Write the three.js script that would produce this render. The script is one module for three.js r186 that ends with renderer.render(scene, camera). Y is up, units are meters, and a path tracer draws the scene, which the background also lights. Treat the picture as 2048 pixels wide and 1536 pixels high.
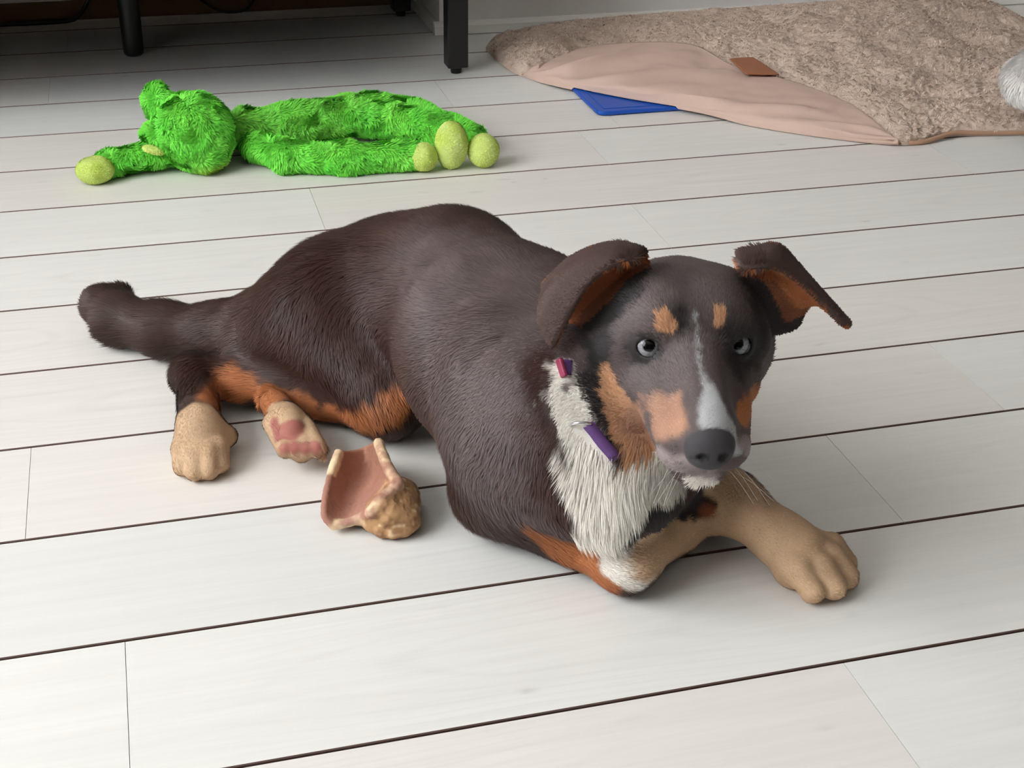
import * as THREE from 'three';
import { mergeGeometries } from 'three/addons/utils/BufferGeometryUtils.js';
import { RoundedBoxGeometry } from 'three/addons/geometries/RoundedBoxGeometry.js';

// ---------- camera, sky, exposure ----------
const scene = new THREE.Scene();
const camera = new THREE.PerspectiveCamera(30.828, 2048 / 1536, 0.05, 60);
camera.position.set(0, 0.702, 0);
camera.rotation.order = 'YXZ';
camera.rotation.set(-0.49878, -0.27067, 0.01675);
scene.background = new THREE.Color(0.98, 0.99, 1.0);      // even overcast sky outside the window
scene.backgroundIntensity = 4.0;
const renderer = new THREE.WebGLRenderer({ antialias: true });
renderer.toneMapping = THREE.LinearToneMapping;
renderer.toneMappingExposure = 2.88;
renderer.shadowMap.enabled = true;

// ---------- helpers ----------
function rng(seed) { let s = seed >>> 0; return () => { s = (s + 0x6d2b79f5) >>> 0; let t = Math.imul(s ^ (s >>> 15), 1 | s); t = (t + Math.imul(t ^ (t >>> 7), 61 | t)) ^ t; return ((t ^ (t >>> 14)) >>> 0) / 4294967296; }; }
const clamp = (x, a = 0, b = 1) => Math.min(b, Math.max(a, x)), lerp = (a, b, t) => a + (b - a) * t;
const sstep = (a, b, x) => { const t = clamp((x - a) / (b - a)); return t * t * (3 - 2 * t); };
const add = (a, b) => [a[0] + b[0], a[1] + b[1], a[2] + b[2]], sub = (a, b) => [a[0] - b[0], a[1] - b[1], a[2] - b[2]], mul = (a, s) => [a[0] * s, a[1] * s, a[2] * s];
const dot = (a, b) => a[0] * b[0] + a[1] * b[1] + a[2] * b[2], cross = (a, b) => [a[1] * b[2] - a[2] * b[1], a[2] * b[0] - a[0] * b[2], a[0] * b[1] - a[1] * b[0]];
const len = (a) => Math.hypot(a[0], a[1], a[2]), norm = (a) => mul(a, 1 / (len(a) || 1)), mix = (a, b, t) => [lerp(a[0], b[0], t), lerp(a[1], b[1], t), lerp(a[2], b[2], t)];
const lin = (hex) => new THREE.Color(hex).toArray();
function h3(x, y, z) { let h = Math.imul(x, 374761393) ^ Math.imul(y, 668265263) ^ Math.imul(z, 2147483647 - 1013); h = Math.imul(h ^ (h >>> 13), 1274126177); return ((h ^ (h >>> 16)) >>> 0) / 4294967296; }
function noise(x, y, z = 0) {
  const i = Math.floor(x), j = Math.floor(y), k = Math.floor(z); let u = x - i, v = y - j, w = z - k;
  u = u * u * (3 - 2 * u); v = v * v * (3 - 2 * v); w = w * w * (3 - 2 * w);
  const a = lerp(lerp(h3(i, j, k), h3(i + 1, j, k), u), lerp(h3(i, j + 1, k), h3(i + 1, j + 1, k), u), v);
  const b = lerp(lerp(h3(i, j, k + 1), h3(i + 1, j, k + 1), u), lerp(h3(i, j + 1, k + 1), h3(i + 1, j + 1, k + 1), u), v);
  return lerp(a, b, w) * 2 - 1;
}
const fbm = (x, y, z = 0, o = 4) => { let s = 0, a = 0.5; for (let i = 0; i < o; i++) { s += a * noise(x, y, z); x = x * 2.03 + 7; y = y * 2.03 + 3; z = z * 2.03 + 5; a *= 0.5; } return s; };
const names = new Map();
function numbered(n) { const k = names.get(n) ?? 0; names.set(n, k + 1); return k ? n + '_' + String(k).padStart(3, '0') : n; }
function part(name, geo, mat, parent, label) { const m = new THREE.Mesh(geo, mat); m.name = numbered(name); m.castShadow = m.receiveShadow = true; if (label) m.userData.label = label; parent.add(m); return m; }
function thing(name, label, category, p = [0, 0, 0], ry = 0) { const g = new THREE.Group(); g.name = numbered(name); g.position.set(...p); g.rotation.y = ry; g.userData = { label, category }; scene.add(g); return g; }
function struct(name, geo, mat, parent = scene) { const m = part(name, geo, mat, parent); if (parent === scene) m.userData.kind = 'structure'; return m; }
function box(w, h, d, x, y, z, r = 0) { const g = r ? new RoundedBoxGeometry(w, h, d, 3, r) : new THREE.BoxGeometry(w, h, d); g.translate(x, y, z); return g; }
function tube(pts, r, seg = 60, rad = 10, closed = false) { return new THREE.TubeGeometry(new THREE.CatmullRomCurve3(pts.map((p) => new THREE.Vector3(...p)), closed, 'centripetal'), seg, r, rad, closed); }
function dataTex(w, h, f, srgb = true) { const d = new Uint8Array(w * h * 4); for (let y = 0; y < h; y++) for (let x = 0; x < w; x++) { const c = f(x, y), o = (y * w + x) * 4; for (let k = 0; k < 3; k++) d[o + k] = clamp(Math.round(c[k]), 0, 255); d[o + 3] = 255; } const t = new THREE.DataTexture(d, w, h); t.wrapS = t.wrapT = THREE.RepeatWrapping; t.magFilter = THREE.LinearFilter; t.minFilter = THREE.LinearFilter; if (srgb) t.colorSpace = THREE.SRGBColorSpace; t.needsUpdate = true; return t; }
const std = (o) => new THREE.MeshStandardMaterial(o), phys = (o) => new THREE.MeshPhysicalMaterial(o);

// ---------- distance fields and their meshes ----------
const smin = (a, b, k) => { if (k <= 0) return Math.min(a, b); const h = Math.max(k - Math.abs(a - b), 0) / k; return Math.min(a, b) - h * h * k * 0.25; };
function cone(a, b, ra, rb, k) {                                  // tapered capsule between two joints
  const bx = b[0] - a[0], by = b[1] - a[1], bz = b[2] - a[2], l2 = bx * bx + by * by + bz * bz || 1e-9, l = Math.sqrt(l2), sl = (ra - rb) / l, cs = Math.sqrt(Math.max(1e-6, 1 - sl * sl)), sh = sl / cs * l / l2;
  return { k, d(x, y, z) { const px = x - a[0], py = y - a[1], pz = z - a[2], t0 = (px * bx + py * by + pz * bz) / l2, qx = px - bx * t0, qy = py - by * t0, qz = pz - bz * t0, q = Math.sqrt(qx * qx + qy * qy + qz * qz), t = clamp(t0 + q * sh), ex = px - bx * t, ey = py - by * t, ez = pz - bz * t; return Math.sqrt(ex * ex + ey * ey + ez * ez) - (ra + (rb - ra) * t); } };
}
function ell(c, r, k, ax = [[1, 0, 0], [0, 1, 0], [0, 0, 1]], cut = false) {
  return { k, cut, d(x, y, z) { const p = [x - c[0], y - c[1], z - c[2]], u = dot(p, ax[0]), v = dot(p, ax[1]), w = dot(p, ax[2]); const a = u / r[0], b = v / r[1], e = w / r[2], k0 = Math.sqrt(a * a + b * b + e * e), k1 = Math.sqrt((a / r[0]) ** 2 + (b / r[1]) ** 2 + (e / r[2]) ** 2); return k1 < 1e-6 ? -Math.min(...r) : k0 * (k0 - 1) / k1; } };
}
const ball = (c, r, k, cut = false) => ({ k, cut, d: (x, y, z) => Math.hypot(x - c[0], y - c[1], z - c[2]) - r });
function triHit(p, a, b, c) {                                     // closest point of a triangle
  const ab = sub(b, a), ac = sub(c, a), ap = sub(p, a), d1 = dot(ab, ap), d2 = dot(ac, ap); if (d1 <= 0 && d2 <= 0) return a;
  const bp = sub(p, b), d3 = dot(ab, bp), d4 = dot(ac, bp); if (d3 >= 0 && d4 <= d3) return b;
  const vc = d1 * d4 - d3 * d2; if (vc <= 0 && d1 >= 0 && d3 <= 0) return add(a, mul(ab, d1 / (d1 - d3)));
  const cp = sub(p, c), d5 = dot(ab, cp), d6 = dot(ac, cp); if (d6 >= 0 && d5 <= d6) return c;
  const vb = d5 * d2 - d1 * d6; if (vb <= 0 && d2 >= 0 && d6 <= 0) return add(a, mul(ac, d2 / (d2 - d6)));
  const va = d3 * d6 - d5 * d4; if (va <= 0 && d4 - d3 >= 0 && d5 - d6 >= 0) return add(b, mul(sub(c, b), (d4 - d3) / (d4 - d3 + d5 - d6)));
  const q = 1 / (va + vb + vc); return add(a, add(mul(ab, vb * q), mul(ac, vc * q)));
}
function cr(p, t) { const n = p.length - 1, i = Math.min(n - 1, Math.floor(t * n)), u = t * n - i, a = p[Math.max(0, i - 1)], b = p[i], c = p[i + 1], d = p[Math.min(n, i + 2)]; return b.map((_, k) => 0.5 * (2 * b[k] + (c[k] - a[k]) * u + (2 * a[k] - 5 * b[k] + 4 * c[k] - d[k]) * u * u + (3 * b[k] - a[k] - 3 * c[k] + d[k]) * u * u * u)); }
const patch = (rows) => (u, v) => cr(rows.map((r) => cr(r, u)), v);          // smooth sheet through rows of points
function sheet(rows, nu, nv, th, k) {                             // thin sheet as a field; hit() tells which side and where
  const f = patch(rows), g = []; for (let j = 0; j <= nv; j++) { g.push([]); for (let i = 0; i <= nu; i++) g[j].push(f(i / nu, j / nv)); }
  const tris = []; for (let j = 0; j < nv; j++) for (let i = 0; i < nu; i++) for (const t of [[g[j][i], g[j][i + 1], g[j + 1][i]], [g[j + 1][i], g[j][i + 1], g[j + 1][i + 1]]]) tris.push({ t, n: norm(cross(sub(t[1], t[0]), sub(t[2], t[0]))), v: (j + 0.5) / nv, u: (i + 0.5) / nu });
  const all = g.flat(), c = mul(all.reduce(add), 1 / all.length), R = Math.max(...all.map((p) => len(sub(p, c))));
  const near = (p) => { let best = 1e9, bt, bq; for (const t of tris) { const q = triHit(p, ...t.t), d = (p[0] - q[0]) ** 2 + (p[1] - q[1]) ** 2 + (p[2] - q[2]) ** 2; if (d < best) { best = d; bt = t; bq = q; } } return [Math.sqrt(best), bt, bq]; };
  return { k, d(x, y, z) { const b = Math.hypot(x - c[0], y - c[1], z - c[2]) - R; if (b > 0.03) return b - th; return near([x, y, z])[0] - th; }, hit(p) { const [d, t, q] = near(p); return { d, u: t.u, v: t.v, side: Math.sign(dot(t.n, sub(p, q))) }; }, c, R };
}
function fieldOf(groups) {                                        // groups: [{k, prims}] joined softly, pieces of a group among themselves with their own k
  const run = (gs, x, y, z) => { let D = 1e9; for (const g of gs) { let d = 1e9; for (const p of g.prims) { const e = p.d(x, y, z); d = p.cut ? -smin(-d, e, p.k) : smin(d, e, p.k); } D = smin(D, d, g.k); } for (const g of gs) if (g.carve) for (const p of g.carve) D = -smin(-D, p.d(x, y, z), p.k); return D; };
  return { groups, at: (x, y, z) => run(groups, x, y, z), run,
    local(x, y, z, reach) { const D = run(groups, x, y, z), out = []; for (const g of groups) { const prims = g.prims.filter((p) => p.d(x, y, z) < Math.abs(D) + reach * 2.2 + p.k + g.k + 0.004), carve = g.carve?.filter((p) => p.d(x, y, z) < reach * 1.5 + p.k); if (prims.length || carve?.length) out.push({ k: g.k, prims, carve }); } return [D, out]; } };
}
function meshField(F, lo, hi, h, relief) {                        // surface nets on the blocks that the surface passes through
  const N = [0, 1, 2].map((k) => Math.ceil((hi[k] - lo[k]) / h / 8) * 8), [nx, ny, nz] = N, sx = 1, sy = nx + 1, sz = (nx + 1) * (ny + 1), G = new Float32Array((nx + 1) * (ny + 1) * (nz + 1)).fill(1), V = new Int32Array((nx + 1) * (ny + 1) * (nz + 1)).fill(-1), blocks = [], half = h * 8 * 0.867;
  for (let bz = 0; bz < nz; bz += 8) for (let by = 0; by < ny; by += 8) for (let bx = 0; bx < nx; bx += 8) {
    const c = [lo[0] + (bx + 4) * h, lo[1] + (by + 4) * h, lo[2] + (bz + 4) * h];
    if (Math.abs(F.at(...c)) > half * 1.5 + 0.004) continue;
    const gs = F.local(...c, half)[1]; blocks.push([bx, by, bz]);
    for (let z = bz; z <= bz + 8; z++) for (let y = by; y <= by + 8; y++) for (let x = bx; x <= bx + 8; x++) { const i = x * sx + y * sy + z * sz; if (G[i] === 1) { const X = lo[0] + x * h, Y = lo[1] + y * h, Z = lo[2] + z * h; let d = F.run(gs, X, Y, Z); if (relief && Math.abs(d) < 0.012) d += relief(X, Y, Z); G[i] = d; } }
  }
  const pos = [], nor = [], idx = [], off = [0, 1, sy, sy + 1, sz, sz + 1, sz + sy, sz + sy + 1], E = [[0, 1], [2, 3], [4, 5], [6, 7], [0, 2], [1, 3], [4, 6], [5, 7], [0, 4], [1, 5], [2, 6], [3, 7]];
  const each = (f) => { for (const [bx, by, bz] of blocks) for (let z = bz; z < bz + 8; z++) for (let y = by; y < by + 8; y++) for (let x = bx; x < bx + 8; x++) f(x, y, z, x + y * sy + z * sz); };
  each((x, y, z, i) => {
    let m = 0; for (let k = 0; k < 8; k++) if (G[i + off[k]] < 0) m++; if (m === 0 || m === 8) return;
    let px = 0, py = 0, pz = 0, n = 0; for (const [a, b] of E) { const A = G[i + off[a]], B = G[i + off[b]]; if ((A < 0) === (B < 0)) continue; const t = A / (A - B); px += lerp(a & 1, b & 1, t); py += lerp((a >> 1) & 1, (b >> 1) & 1, t); pz += lerp(a >> 2, b >> 2, t); n++; }
    const g = (k) => G[i + off[k]], gx = g(1) + g(3) + g(5) + g(7) - g(0) - g(2) - g(4) - g(6), gy = g(2) + g(3) + g(6) + g(7) - g(0) - g(1) - g(4) - g(5), gz = g(4) + g(5) + g(6) + g(7) - g(0) - g(1) - g(2) - g(3), L = Math.hypot(gx, gy, gz) || 1;
    V[i] = pos.length / 3; pos.push(lo[0] + (x + px / n) * h, lo[1] + (y + py / n) * h, lo[2] + (z + pz / n) * h); nor.push(gx / L, gy / L, gz / L);
  });
  const quad = (a, b, c, d, flip) => { if (a < 0 || b < 0 || c < 0 || d < 0) return; flip ? idx.push(a, c, b, a, d, c) : idx.push(a, b, c, a, c, d); };
  each((x, y, z, i) => {
    if (V[i] < 0) return; const s = G[i] < 0;
    if (y && z && s !== (G[i + 1] < 0)) quad(V[i], V[i - sy], V[i - sy - sz], V[i - sz], !s);
    if (x && z && s !== (G[i + sy] < 0)) quad(V[i], V[i - sz], V[i - 1 - sz], V[i - 1], !s);
    if (x && y && s !== (G[i + sz] < 0)) quad(V[i], V[i - 1], V[i - 1 - sy], V[i - sy], !s);
  });
  const g = new THREE.BufferGeometry(); g.setAttribute('position', new THREE.Float32BufferAttribute(pos, 3)); g.setIndex(new THREE.BufferAttribute(new Uint32Array(idx), 1));
  { const f = idx, p = pos, k = 0; const a = [p[f[k] * 3], p[f[k] * 3 + 1], p[f[k] * 3 + 2]], b = [p[f[1] * 3], p[f[1] * 3 + 1], p[f[1] * 3 + 2]], c = [p[f[2] * 3], p[f[2] * 3 + 1], p[f[2] * 3 + 2]], n = cross(sub(b, a), sub(c, a)); if (dot(n, [nor[f[0] * 3], nor[f[0] * 3 + 1], nor[f[0] * 3 + 2]]) < 0) for (let q = 0; q < f.length; q += 3) { const t = f[q + 1]; f[q + 1] = f[q + 2]; f[q + 2] = t; } g.setIndex(new THREE.BufferAttribute(new Uint32Array(f), 1)); }
  g.computeVertexNormals(); return g;
}
function paint(g, f) { const p = g.attributes.position, n = g.attributes.normal, c = new Float32Array(p.count * 3); for (let i = 0; i < p.count; i++) { const k = f([p.getX(i), p.getY(i), p.getZ(i)], [n.getX(i), n.getY(i), n.getZ(i)]); c[i * 3] = k[0]; c[i * 3 + 1] = k[1]; c[i * 3 + 2] = k[2]; } g.setAttribute('color', new THREE.BufferAttribute(c, 3)); return g; }
function hair(g, count, seed, o) {                                // short tapered strands rooted all over a mesh; o.len(p, n), o.dir(p, n), o.color(p, n), o.width, o.lift, o.mess
  const r = rng(seed), P = g.attributes.position.array, Nn = g.attributes.normal.array, I = g.index.array, T = I.length / 3, cum = new Float64Array(T); let S = 0;
  const v = (i) => [P[i * 3], P[i * 3 + 1], P[i * 3 + 2]], nv = (i) => [Nn[i * 3], Nn[i * 3 + 1], Nn[i * 3 + 2]];
  for (let t = 0; t < T; t++) { const a = v(I[t * 3]), b = v(I[t * 3 + 1]), c = v(I[t * 3 + 2]); let A = len(cross(sub(b, a), sub(c, a))); if (o.weight) A *= o.weight(a, nv(I[t * 3])); S += A; cum[t] = S; }
  const pos = new Float32Array(count * 15), nor = new Float32Array(count * 15), col = new Float32Array(count * 15), ix = new Uint32Array(count * 9); let m = 0;
  for (let s = 0; s < count; s++) {
    const x = r() * S; let lo = 0, hi = T - 1; while (lo < hi) { const md = (lo + hi) >> 1; cum[md] < x ? (lo = md + 1) : (hi = md); }
    let a = r(), b = r(); if (a + b > 1) { a = 1 - a; b = 1 - b; } const i0 = I[lo * 3], i1 = I[lo * 3 + 1], i2 = I[lo * 3 + 2], bl = (f) => add(mul(f(i0), 1 - a - b), add(mul(f(i1), a), mul(f(i2), b)));
    const p = bl(v), n = norm(bl(nv)), L0 = o.len(p, n); const e1 = r(), e2 = r(), e3 = r(), e4 = r(), e5 = r(); if (L0 < 3e-4) continue;
    const L = L0 * (0.65 + 0.6 * e1), d0 = o.dir(p, n), tn = norm(sub(d0, mul(n, dot(d0, n)))), sd = cross(n, tn), ms = o.mess ?? 0.3, lift = (o.lift ?? 0.35) * (0.7 + 0.6 * e2);
    const d = norm(add(add(mul(tn, 1), mul(n, lift)), add(mul(sd, (e3 - 0.5) * 2 * ms), mul(n, (e4 - 0.5) * ms)))), w = (o.width ?? 4e-4) * (0.7 + 0.6 * e5), wd = norm(cross(d, n)), q0 = sub(p, mul(n, 4e-4)), q1 = add(q0, mul(d, L * 0.5)), d2 = norm(add(mul(d, 1), mul(tn, 0.5))), q2 = add(q1, mul(d2, L * 0.5));
    const pts = [sub(q0, mul(wd, w)), add(q0, mul(wd, w)), sub(q1, mul(wd, w * 0.8)), add(q1, mul(wd, w * 0.8)), q2], c = o.color(p, n, e1), sn = norm(cross(wd, d));
    for (let k = 0; k < 5; k++) for (let j = 0; j < 3; j++) { pos[m * 15 + k * 3 + j] = pts[k][j]; nor[m * 15 + k * 3 + j] = sn[j]; col[m * 15 + k * 3 + j] = c[j]; }
    ix.set([0, 1, 2, 2, 1, 3, 2, 3, 4].map((k) => m * 5 + k), m * 9); m++;
  }
  const h = new THREE.BufferGeometry(); h.setAttribute('position', new THREE.BufferAttribute(pos.slice(0, m * 15), 3)); h.setAttribute('normal', new THREE.BufferAttribute(nor.slice(0, m * 15), 3)); h.setAttribute('color', new THREE.BufferAttribute(col.slice(0, m * 15), 3)); h.setIndex(new THREE.BufferAttribute(ix.slice(0, m * 9), 1)); return h;
}
// a brush is a chain of balls [x, y, z, radius]; its cover fades over soft, its edge wanders by rough
const chain = (pts, p) => { let d = 1e9; for (let i = 0; i < pts.length; i++) { const a = pts[i], b = pts[Math.min(i + 1, pts.length - 1)], ba = sub(b, a), pa = sub(p, a), t = clamp(dot(pa, ba) / (dot(ba, ba) || 1e-9)); d = Math.min(d, len(sub(pa, mul(ba, t))) - lerp(a[3], b[3], t)); } return d; };
const cover = (b, p) => { const d = chain(b.pts, p); if (d > 0.03) return 0; const e = d + (b.rough ?? 0.004) * fbm(p[0] * 90, p[1] * 90, p[2] * 90, 2) * 2; return 1 - sstep(-(b.soft ?? 0.004), b.soft ?? 0.004, e); };
const V4 = (p, r) => [p[0], p[1], p[2], r];
const shift = (g, b) => { g.translate(-b[0], -b[1], -b[2]); return g; };

// ---------- the dog's field ----------
const eyeA = [0.3497, 0.2252, -0.8766], eyeB = [0.4186, 0.2253, -0.8635], noseTip = [0.363, 0.1944, -0.7764];
const eyeMid = mix(eyeA, eyeB, 0.5);
const HX = norm(sub(eyeB, eyeA)), toNose = norm(sub(noseTip, eyeMid)), HU0 = norm(sub(cross(toNose, HX), mul(HX, dot(cross(toNose, HX), HX)))), tip0 = 0.37;
const HF0 = norm(cross(HX, HU0)), HF = norm(add(mul(HF0, Math.cos(tip0)), mul(HU0, Math.sin(tip0)))), HU = norm(cross(HF, HX));
const hd = (x, y, f) => add(eyeMid, add(mul(HX, x / 1000), add(mul(HU, y / 1000), mul(HF, f / 1000))));
const inHead = (p) => { const q = sub(p, eyeMid); return [dot(q, HX) * 1000, dot(q, HU) * 1000, dot(q, HF) * 1000]; };
const HA = [HX, HU, HF], mm = (...v) => v.map((x) => x / 1000);
const J = {
  chest: [0.3073, 0.105, -0.9691], rib: [0.2919, 0.125, -1.0952], waist: [0.2715, 0.125, -1.211], pelvis: [0.1773, 0.105, -1.2591], rump: [0.1276, 0.08, -1.2921], hip: [0.1526, 0.1, -1.246], knee: [0.199, 0.052, -1.1663], buttock: [0.0898, 0.045, -1.2932],
  loin: [0.2257, 0.115, -1.2536], kneeLow: [0.1987, 0.033, -1.1809], shankMid: [0.1219, 0.03, -1.2312], hock: [0.0245, 0.03, -1.2795], foot: [0.0192, 0.03, -1.1796], toes: [0.0165, 0.02, -1.1274],
  tailA: [0.095, 0.06, -1.3325], tailB: [0.0539, 0.042, -1.3529], tailC: [-0.0021, 0.034, -1.3852], tailD: [-0.0482, 0.032, -1.4255], tailE: [-0.0646, 0.032, -1.4658], tailF: [-0.0471, 0.03, -1.493],
  shoulder: [0.282, 0.14, -0.991], elbow: [0.2578, 0.042, -0.9815], wrist: [0.343, 0.03, -0.8768], pawR: [0.3975, 0.026, -0.9123], toeR: [0.4479, 0.02, -0.9448],
  shoulderL: [0.3694, 0.11, -0.9244], elbowL: [0.4304, 0.045, -0.9535], foreL: [0.4485, 0.045, -0.9179], wristL: [0.4791, 0.03, -0.8741], toeL: [0.5158, 0.014, -0.8231],
  neck: [0.3122, 0.15, -0.9473], withers: [0.3193, 0.155, -1.0531], sternum: [0.3327, 0.1, -0.898], sole: [0.1006, 0.034, -1.1577], soleTop: [0.0924, 0.03, -1.2121], soleToe: [0.1088, 0.022, -1.1244],
};
function paw(B, D, W, s = 1, ws = 1) {                          // palm and four bent toes; B ankle, D forward, W sideways (unit vectors)
  const U = [0, 1, 0], at = (f, w, u) => add(B, add(mul(D, f * s), add(mul(W, w * s * ws), mul(U, u * s)))), base = B[1] / s, y = (h) => (h - base), prims = [];
  prims.push(cone(at(0, 0, 0), at(0.018, 0, y(0.024)), 0.021 * s, 0.022 * s, 0.02), cone(at(0.014, -0.01, y(0.02)), at(0.022, 0.012, y(0.018)), 0.019 * s, 0.019 * s, 0.01));
  const toe = [[-0.024, 0.004, 0.94], [-0.0088, 0.013, 1], [0.0088, 0.012, 1], [0.024, 0.002, 0.94]];
  for (const [w, f, q] of toe) prims.push(cone(at(0.016, w * 0.72, y(0.023)), at(0.030 + f, w, y(0.0235)), 0.0115 * s * q, 0.0118 * s * q, 0.006), cone(at(0.030 + f, w, y(0.0235)), at(0.043 + f, w * 1.03, y(0.0125)), 0.0118 * s * q, 0.0112 * s * q, 0.0025));
  return prims;
}
const flat = (a, b) => norm([b[0] - a[0], 0, b[2] - a[2]]), side = (d) => cross(d, [0, 1, 0]);
const dL = flat(J.wristL, J.toeL), dH = flat(J.foot, J.toes), dR = flat(J.wrist, J.toeR);
const earL = { back: [[[0.3631, 0.2616, -0.9301], [0.35, 0.2499, -0.9212], [0.3378, 0.2363, -0.9193], [0.3261, 0.2244, -0.9217], [0.3195, 0.218, -0.9258]], [[0.362, 0.2713, -0.9324], [0.3475, 0.2627, -0.9362], [0.3318, 0.252, -0.9369], [0.3176, 0.2385, -0.9379], [0.3106, 0.2263, -0.9377]], [[0.3618, 0.2787, -0.9319], [0.3452, 0.2825, -0.9386], [0.326, 0.2784, -0.944], [0.3076, 0.2691, -0.9462], [0.2882, 0.2524, -0.9445]]],
  flap: [[[0.3618, 0.2787, -0.9319], [0.3452, 0.2825, -0.9386], [0.326, 0.2784, -0.944], [0.3076, 0.2691, -0.9462], [0.2882, 0.2524, -0.9445]], [[0.3546, 0.2814, -0.9212], [0.3409, 0.2837, -0.9228], [0.3166, 0.2774, -0.9248], [0.2887, 0.2584, -0.9253], [0.278, 0.235, -0.9233]], [[0.3501, 0.2817, -0.9155], [0.3372, 0.2812, -0.9129], [0.3151, 0.2707, -0.9119], [0.2991, 0.2513, -0.9089], [0.2839, 0.2188, -0.9078]]] };
const earR = { back: [[[0.4429, 0.2584, -0.9121], [0.4536, 0.2468, -0.9085], [0.4588, 0.2275, -0.902], [0.4652, 0.2139, -0.8996], [0.4836, 0.2166, -0.9008]], [[0.4393, 0.269, -0.912], [0.4596, 0.2594, -0.9127], [0.4758, 0.246, -0.9101], [0.4858, 0.2336, -0.9062], [0.4985, 0.2342, -0.9066]], [[0.434, 0.2788, -0.9119], [0.4501, 0.2795, -0.9125], [0.4663, 0.2795, -0.9128], [0.4859, 0.259, -0.9076], [0.5214, 0.2192, -0.8882]]],
  flap: [[[0.434, 0.2788, -0.9119], [0.4501, 0.2795, -0.9125], [0.4663, 0.2795, -0.9128], [0.4859, 0.259, -0.9076], [0.5214, 0.2192, -0.8882]], [[0.4294, 0.278, -0.9009], [0.4461, 0.2787, -0.9014], [0.4621, 0.2772, -0.9032], [0.4836, 0.2587, -0.9009], [0.5193, 0.2212, -0.8864]], [[0.43, 0.2751, -0.892], [0.4443, 0.2754, -0.8918], [0.4577, 0.2723, -0.8922], [0.484, 0.2538, -0.8934], [0.5154, 0.2227, -0.8859]]] };
const earSheets = [earL, earR].flatMap((e) => [sheet(e.back, 10, 5, 0.0032, 0.006), sheet(e.flap, 10, 5, 0.003, 0.004)]);
const eyeC = [hd(-34, -1, -4), hd(34, -1, -4)], gaze = [norm(add(mul(HF, 0.93), add(mul(HX, -0.2), mul(HU, 0.2)))), norm(add(mul(HF, 0.95), add(mul(HX, 0.2), mul(HU, 0.16))))];
const lidAxes = gaze.map((g) => { const x = norm(sub(HX, mul(g, dot(HX, g)))), u = cross(g, x); return [x, u, g]; });
const soleOut = norm(sub([0, 0.702, 0], J.sole)), soleAlong = norm(sub(J.soleToe, J.sole)), soleToes = [-1.5, -0.5, 0.5, 1.5].map((q) => add(mix(J.sole, J.soleToe, 0.92), mul(HX, q * 0.0092)));
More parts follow.
